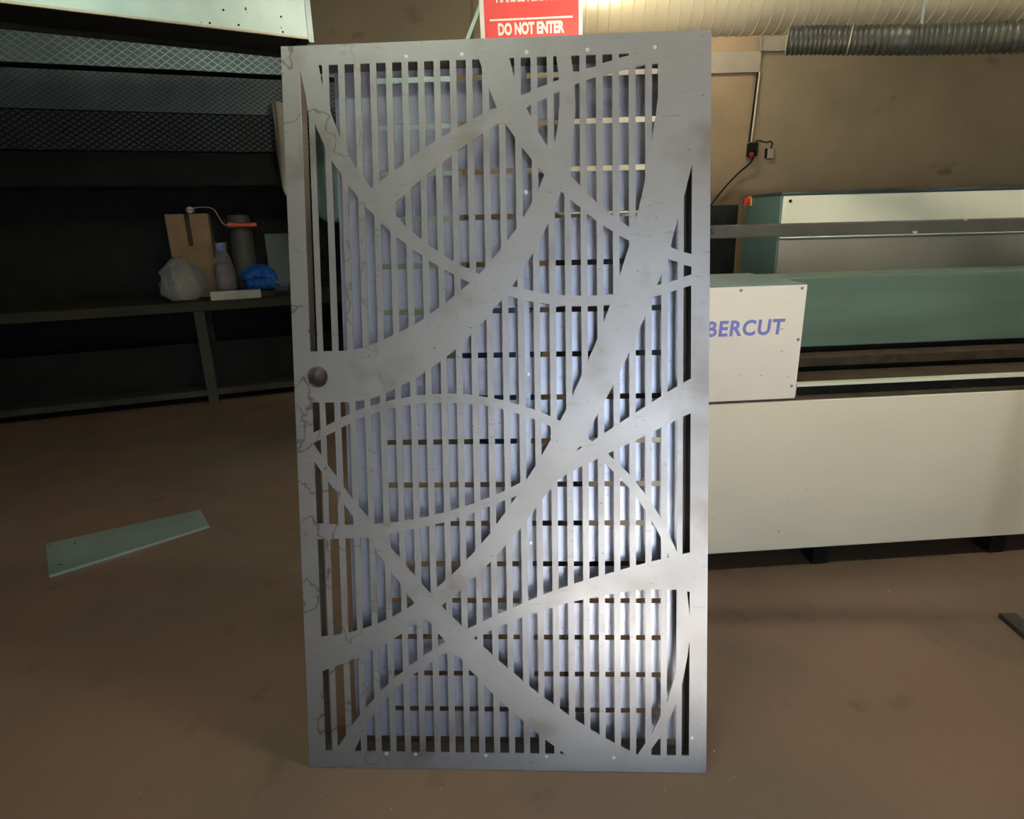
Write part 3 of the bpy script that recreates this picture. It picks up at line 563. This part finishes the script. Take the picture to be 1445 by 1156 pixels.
# ------------------------------------------------------------------ half-hidden things behind the gate
tc = thing('tall_locker', 'tall pale teal steel locker standing behind the gate', 'locker', (-1.16, 4.9, 0))
bx('locker_body', (0, 0.01, 0.0), (0.80, 0.6, 2.55), M['galv'], tc, 0.005)
for x in (0.01, 0.405): 
    d_ = bx('locker_door', (x, 0.0, 0.08), (x + 0.385, 0.01, 2.52), M['galv'], tc)
    bx('handle', (x + 0.33, -0.02, 1.2), (x + 0.345, 0.0, 1.35), M['dark'], d_)
for (x, h, lb) in ((-0.22, 1.98, 'wider'), (0.0, 1.90, 'narrower')):
    wd = 0.16 if lb == 'wider' else 0.11
    o = bx('wooden_plank', (-wd / 2, -0.015, 0), (wd / 2, 0.015, h), M['wood'], None, 0.003)
    o.location = (x, 5.92, 0); o.rotation_euler = (math.radians(-10), 0, 0)
    tag(o, '%s of two brown wooden planks leaning on the wall behind the gate' % lb, 'plank')
dm = thing('steel_drum', 'navy blue steel drum standing on the floor behind the gate', 'drum', (-0.06, 4.35, 0))
smooth_angle(MB().lathe([(0.27, 0), (0.285, 0.01), (0.285, 0.28), (0.295, 0.30), (0.285, 0.32), (0.285, 0.58), (0.295, 0.60), (0.285, 0.62), (0.285, 0.87), (0.292, 0.88), (0.285, 0.89), (0.27, 0.875)], 32).build('drum_body', M['navy'], dm), 30)
MB().lathe([(0.03, 0.875), (0.03, 0.892), (0.02, 0.895)], 14, (0.15, 0, 0)).build('bung', M['dark'], dm)

# ------------------------------------------------------------------ workbench and rack on the left
LRZ = math.radians(20); LO = Vector((-2.70, 5.27, 0)); lt = Vector((math.cos(LRZ), math.sin(LRZ), 0)); ln = Vector((-math.sin(LRZ), math.cos(LRZ), 0))
def at(x, y, z): return LO + lt * x + ln * y + Vector((0, 0, z))
wb = thing('workbench', 'dark grimy workbench with a thick wooden top below the mesh rack', 'workbench', LO, LRZ)
bx('bench_top', (-1.95, 0.0, 0.825), (1.45, 0.68, 0.905), M['bench'], wb, 0.004)
for x in (-1.9, 0.02, 1.33):
    for y in (0.02, 0.58): bx('leg', (x, y, 0), (x + 0.082, y + 0.08, 0.825), M['benchleg'], wb)
bx('lower_rail', (-1.82, 0.05, 0.075), (1.33, 0.09, 0.125), M['benchleg'], wb)
bx('lower_panel', (-1.82, 0.30, 0.10), (1.33, 0.32, 0.51), M['dark'], wb)
bx('lower_shelf', (-1.82, 0.09, 0.095), (1.33, 0.58, 0.115), M['bench'], wb)
rk = thing('mesh_rack', 'tall rack holding tiers of grey expanded-metal mesh above the workbench', 'rack', LO, LRZ)
for x in (-1.95, 1.45):
    bx('post', (x, 0.72, 0), (x + 0.06, 0.78, 2.95), M['dark'], rk)
bx('niche_shade_panel', (-1.95, 0.785, 0.0), (1.51, 0.80, 2.95), M['dark'], rk)  # near-black sheet added in place of the deep shade behind the bench
def mesh_tier(z0, z1, y, pw, ph, wire, matw, matb):
    """a folded sheet tray whose front lip is diamond expanded metal"""
    t = bx('tray', (-1.95, y + 0.012, z0), (1.51, 0.72, z0 + 0.012), M['meshd'], rk)
    bp = bx('tray_lip', (-1.95, y + 0.010 , z0), (1.51, y + 0.014, z1), matb, rk)
    b = MB(); W_ = 3.46; Hh = z1 - z0; sl = ph / pw
    for sgn in (1, -1):
        k = -int(Hh / ph) - 2
        while k * pw < W_ + Hh / sl:
            # strand x(s): from bottom to top
            xa = k * pw if sgn > 0 else k * pw; xb = xa + sgn * Hh / sl
            za, zb = 0.0, Hh
            def clip(xa, za, xb, zb):
                if xa > xb: xa, za, xb, zb = xb, zb, xa, za
                if xb <= 0 or xa >= W_: return None
                if xa < 0: za += (zb - za) * (0 - xa) / (xb - xa); xa = 0
                if xb > W_: zb = za + (zb - za) * (W_ - xa) / (xb - xa); xb = W_
                return xa, za, xb, zb
            c = clip(xa, za, xb, zb)
            if c:
                xa, za, xb, zb = c; dx, dz = xb - xa, zb - za; L_ = math.hypot(dx, dz)
                if L_ > 1e-4:
                    nx, nz = -dz / L_ * wire, dx / L_ * wire; yo = y + (0.0 if sgn > 0 else 0.002)
                    q = [(xa - nx, za - nz), (xb - nx, zb - nz), (xb + nx, zb + nz), (xa + nx, za + nz)]
                    vv = [(-1.95 + x, yo, z0 + z) for x, z in q] + [(-1.95 + x, yo + 0.006, z0 + z) for x, z in q]
                    b.add(vv, [(0, 1, 2, 3), (4, 7, 6, 5), (0, 4, 5, 1), (1, 5, 6, 2), (2, 6, 7, 3), (3, 7, 4, 0)])
            k += 1
    tag(b.build('mesh_lip', matw, rk), kind='stuff')
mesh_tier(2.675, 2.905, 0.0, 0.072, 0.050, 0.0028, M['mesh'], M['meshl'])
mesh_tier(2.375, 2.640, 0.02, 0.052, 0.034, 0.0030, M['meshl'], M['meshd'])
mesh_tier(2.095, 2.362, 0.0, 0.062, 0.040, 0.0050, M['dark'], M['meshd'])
mesh_tier(1.840, 2.085, 0.05, 0.062, 0.040, 0.0040, M['dark'], M['dark'])  # tiers get darker downwards: the fading top light is put into their colours

# things on the bench
bd = bx('dark_board', (0, 0, 0), (0.50, 0.25, 0.045), M['bench'], None, 0.003)
bd.location = at(0.20, 0.14, 0.905); bd.rotation_euler = (0, 0, LRZ); tag(bd, 'dark flat board under the blue hose on the workbench', 'board')
wbk = bx('pale_board_offcut', (0, 0, 0), (0.405, 0.07, 0.072), M['whiteboard'], None, 0.003)
wbk.location = at(0.17, 0.03, 0.905); wbk.rotation_euler = (0, math.radians(1.5) * 0, LRZ + math.radians(1)); tag(wbk, 'pale straight board offcut lying along the front of the workbench', 'board')
bh = thing('coiled_hose', 'bright blue coiled air hose bunched up on the workbench', 'hose', at(0.575, 0.29, 0.953), LRZ)
pts = []; TT = 22
for i in range(TT * 18 + 1):
    t = i / (TT * 18); th = math.radians(205 - 230 * t) if t < 2 else 0
    arc = math.radians(190 - 200 * t); cxx, czz = 0.085 * math.cos(arc), 0.075 + 0.055 * math.sin(arc)
    rad = Vector((math.cos(arc), 0, math.sin(arc))); a = 2 * math.pi * TT * t
    pts.append(Vector((cxx, 0, czz + 0.03)) + rad * 0.062 * math.cos(a) + Vector((0, 1, 0)) * 0.062 * math.sin(a))
MB().tube(pts, 0.0092, 8).build('hose_coil', M['bluehose'], bh, True)
pts = []
for i in range(12 * 16 + 1):
    t = i / (12 * 16); a = 2 * math.pi * 12 * t
    pts.append(Vector((-0.11 + 0.22 * t, -0.08 + 0.048 * math.cos(a), 0.058 + 0.048 * math.sin(a))))
MB().tube(pts, 0.0092, 8).build('hose_coil', M['bluehose'], bh, True)
MB().tube(spline([Vector(p) for p in ((0.11, -0.03, 0.06), (0.15, -0.02, 0.05), (0.19, -0.03, 0.02), (0.22, -0.05, 0.01))], 5), 0.0075, 7).build('hose_tail', M['bluehose'], bh, True)
def lumpy(name, prof, n, amp, seed, m, parent, c=(0, 0, 0), sy=0.8):
    rnd = random.Random(seed); v = []; f = []
    ph = [(rnd.randint(2, 7), rnd.random() * 6.28, rnd.random()) for _ in range(5)]
    for j, (r, z) in enumerate(prof):
        for k in range(n):
            a = 2 * math.pi * k / n; d = 1 + amp * sum(w_ * math.sin(q * a + o + j * 0.9 * (i + 1)) for i, (q, o, w_) in enumerate(ph)) / 2.5
            v.append((c[0] + r * d * math.cos(a), c[1] + sy * r * d * math.sin(a), c[2] + z + (amp * 0.02 * math.sin(3 * a + j))))
    for i in range(len(prof) - 1):
        for k in range(n): f.append((i * n + k, i * n + (k + 1) % n, (i + 1) * n + (k + 1) % n, (i + 1) * n + k))
    f += [tuple(range(n))[::-1], tuple((len(prof) - 1) * n + k for k in range(n))]
    return me(name, v, f, m, parent, True)
pb = thing('plastic_wrapped_bottle', 'clear plastic wrapped bottle with blue cap and pinkish content beside the blue hose', 'bottle', at(0.295, 0.25, 0.953), LRZ)
lumpy('bottle_wrap', [(0.072, 0.002), (0.084, 0.03), (0.088, 0.10), (0.085, 0.18), (0.074, 0.25), (0.055, 0.31), (0.042, 0.35), (0.046, 0.40), (0.053, 0.425)], 44, 0.13, 3, M['bottle'], pb)
lumpy('content', [(0.05, 0.01), (0.066, 0.04), (0.068, 0.12), (0.055, 0.20), (0.03, 0.24)], 24, 0.08, 5, M['pink'], pb)
MB().lathe([(0.024, 0.36), (0.026, 0.365), (0.026, 0.405), (0.022, 0.41)], 18).build('cap', M['cap'], pb)
pg = lumpy('plastic_bag', [(0.10, 0.0), (0.16, 0.05), (0.17, 0.14), (0.14, 0.24), (0.08, 0.31), (0.03, 0.36)], 44, 0.30, 11, M['bottle'], None)
pg.location = at(-0.05, 0.20, 0.914); pg.rotation_euler = (0, 0, LRZ); tag(pg, 'crumpled clear plastic bag left of the wrapped bottle on the workbench', 'bag')
cb = thing('cardboard_box', 'tall brown cardboard box standing at the back of the workbench', 'box', at(-0.12, 0.40, 0.905), LRZ)
bx('box_body', (0, 0, 0), (0.34, 0.26, 0.72), M['card'], cb, 0.003)
bx('tape', (0.15, -0.001, 0.45), (0.19, 0.0, 0.72), M['bench'], cb)
tn = thing('tin_canister', 'dull grey tin canister behind the orange-handled roller', 'canister', at(0.46, 0.53, 0.905), LRZ)
smooth_angle(MB().lathe([(0.098, 0), (0.102, 0.005), (0.102, 0.60), (0.108, 0.61), (0.108, 0.63), (0.098, 0.632), (0.096, 0.70), (0.09, 0.705)], 28).build('canister_body', M['grey'], tn), 30)
MB().lathe([(0.03, 0.705), (0.03, 0.725), (0.02, 0.73)], 14).build('canister_cap', M['dark'], tn)
pt = bx('pale_board', (0, 0, 0), (0.25, 0.012, 0.54), M['paleboard'], None, 0.002)
pt.location = at(0.66, 0.54, 0.908); pt.rotation_euler = (math.radians(-12), 0, LRZ); tag(pt, 'pale grey-green board leaning at the back of the workbench', 'board')
rg = lumpy('rag', [(0.05, 0.0), (0.085, 0.015), (0.09, 0.05), (0.075, 0.10), (0.05, 0.15), (0.02, 0.18)], 28, 0.22, 21, M['rag'], None, sy=1.1)
rg.location = at(0.90, 0.16, 0.912); tag(rg, 'crumpled dark brown rag on the workbench right of the blue hose', 'rag')
rl = thing('paint_roller', 'paint roller with an orange handle and bent wire frame lying on the cardboard box', 'paint roller', at(0.0, 0.37, 1.627), LRZ)
MB().tube([(0.385, 0, -0.105), (0.40, 0, -0.105), (0.46, 0, -0.107), (0.55, 0, -0.108), (0.60, 0, -0.108), (0.612, 0, -0.108)], [0.018, 0.024, 0.016, 0.020, 0.023, 0.016], 12).build('handle', M['orange'], rl, True)
MB().tube([(0.365, 0, -0.105), (0.372, 0, -0.105), (0.392, 0, -0.105), (0.398, 0, -0.105)], [0.014, 0.026, 0.024, 0.015], 12).build('ferrule', M['pink'], rl, True)
MB().tube(spline([Vector(p) for p in ((0.37, 0, -0.105), (0.345, 0, -0.10), (0.32, 0, -0.06), (0.285, 0, 0.02), (0.25, 0, 0.045), (0.20, 0, 0.05), (0.13, 0, 0.045), (0.10, 0.0, 0.03), (0.08, 0.04, 0.03), (0.08, 0.06, 0.03))], 5), 0.0045, 8).build('wire_frame', M['wire'], rl, True)
MB().tube([(0.08, 0.045, 0.03), (0.08, 0.052, 0.03), (0.08, 0.24, 0.03), (0.08, 0.247, 0.03)], [0.024, 0.030, 0.030, 0.024], 16).build('sleeve', M['sleeve'], rl, True)

# hanging things at the right end of the rack
def hanging(name, top, w0, w1, h, folds, depth, m, seed, label, cat):
    rnd = random.Random(seed); nx, nz = 26, 22; v = []; f = []
    for j in range(nz + 1):
        t = j / nz; wdt = (w0 + (w1 - w0) * math.sin(min(t * 1.25, 1) * math.pi / 2)) * (1 if t < 0.85 else math.sqrt(max(0.05, 1 - ((t - 0.85) / 0.15) ** 2 * 0.9)))
        for k in range(nx):
            a = 2 * math.pi * k / nx; r = 1 + 0.16 * math.sin(folds * a + 3 * t + seed) + 0.08 * math.sin(2 * folds * a - 5 * t)
            v.append((wdt / 2 * r * math.cos(a) + 0.03 * math.sin(2.2 * t), depth / 2 * r * math.sin(a), -h * t))
    for j in range(nz):
        for k in range(nx): f.append((j * nx + k, (j + 1) * nx + k, (j + 1) * nx + (k + 1) % nx, j * nx + (k + 1) % nx))
    f += [tuple(range(nx)), tuple(nz * nx + k for k in range(nx))[::-1]]
    o = me(name, v, f, m, None, True); o.location = top; o.rotation_euler = (0, 0, LRZ)
    return tag(o, label, cat)
hanging('hanging_cloth', at(0.90, -0.065, 2.46), 0.08, 0.15, 0.74, 4, 0.07, M['cloth'], 2, 'off-white cloth hanging from the end of the mesh rack', 'cloth')
hanging('plastic_film_bundle', at(1.22, -0.09, 2.47), 0.12, 0.25, 0.95, 6, 0.10, M['film'], 5, 'teal bundle of plastic film hanging beside the off-white cloth', 'plastic film')
# galvanised hood overhead
HA = math.radians(31)
hd = thing('sheet_metal_hood', 'galvanised sheet-metal hood hanging overhead in front of the mesh rack', 'hood', (-1.144, 4.195, 2.574), HA)
bx('hood_front', (-1.9, 0.0, 0.0), (-0.012, 0.004, 0.33), M['galv'], hd)
bx('hood_side', (-0.004, 0.004, -0.02), (0.0, 0.55, 0.33), M['galv'], hd)
bx('corner_strip', (-0.016, -0.006, -0.025), (0.016, -0.001, 0.33), M['mesh'], hd)
bx('hood_back', (-1.9, 0.55, 0.0), (0.0, 0.554, 0.33), M['dark'], hd)
bx('hood_top', (-1.9, 0.0, 0.33), (0.0, 0.554, 0.334), M['galv'], hd)
bx('bottom_lip', (-1.9, -0.006, -0.012), (-0.016, 0.012, 0.0), M['cuff'], hd)
bx('hood_shade_sheet', (-1.9, 0.02, 0.03), (-0.01, 0.54, 0.034), M['black'], hd)  # black sheet that paints in the shade under the hood
for x in (-1.7, -0.2): bx('hanger', (x, 0.25, 0.334), (x + 0.03, 0.28, RH - 2.574), M['galv'], hd)
for (x, z) in ((-0.55, 0.012), (-0.40, 0.02), (-0.16, 0.012), (-0.47, 0.085), (-0.16, 0.09)):
    pr = MB().lathe([(0.006, 0), (0.006, 0.002), (0.003, 0.003)], 10)
    me('rivet', [(x + p[0], -p[2], z + p[1]) for p in pr.v], pr.f, M['dark'], hd)
# sheet offcut on the floor to the left
me_ = MB(); q = [(0, 0), (-0.14, 0.20), (-0.75, -0.15), (-0.52, -0.45)]
me_.add([(x, y, 0.0) for x, y in q] + [(x, y, 0.012) for x, y in q], [(0, 3, 2, 1), (4, 5, 6, 7), (0, 1, 5, 4), (1, 2, 6, 5), (2, 3, 7, 6), (3, 0, 4, 7)])
o = me_.build('steel_offcut', M['galv']); o.location = (-1.60, 2.93, 0.0); tag(o, 'pale grey-green steel plate offcut lying flat on the dark floor', 'plate')

# ------------------------------------------------------------------ ceiling lamps, two of them added as fill
def lamp(name, label, loc, rz, glow):
    t = thing(name, label, 'lamp', loc, rz)
    bx('lamp_housing', (-0.62, -0.08, -0.05), (0.62, 0.08, 0.0), M['lampbody'], t)
    for y in (-0.04, 0.04): MB().tube([(-0.6, y, -0.07), (0.6, y, -0.07)], 0.016, 10).build('lamp_tube', glow, t, True)
    return t
lamp('ceiling_and_fill_lamp', 'greenish twin-tube ceiling lamp in front of the gate', (-0.75, 0.85, RH), 0.0, M['tubelight'])
lamp('ceiling_and_fill_lamp', 'added unseen warm fill lamp in front of the cutting machine', (2.1, 1.2, RH), 0.0, M['machinefill'])  # unseen fill, added to brighten the machine front and nearby floor
lamp('ceiling_and_fill_lamp', 'added unseen warm fill lamp close to the back wall', (1.4, 5.85, RH), 0.0, M['wallfill'])  # unseen fill, added to lighten the back wall from above
wl = thing('work_lamp', 'small warm work lamp standing on top of the machine gantry behind the gate', 'lamp', (0.52, 2.98, 1.936))
MB().lathe([(0.05, 0), (0.05, 0.012), (0.012, 0.018), (0.012, 0.05)], 16).build('lamp_base', M['dark'], wl)
MB().lathe([(0.010, 0.05), (0.03, 0.06), (0.042, 0.085), (0.042, 0.10), (0.03, 0.125), (0.008, 0.135)], 16).build('lamp_globe', M['workglow'], wl, True)
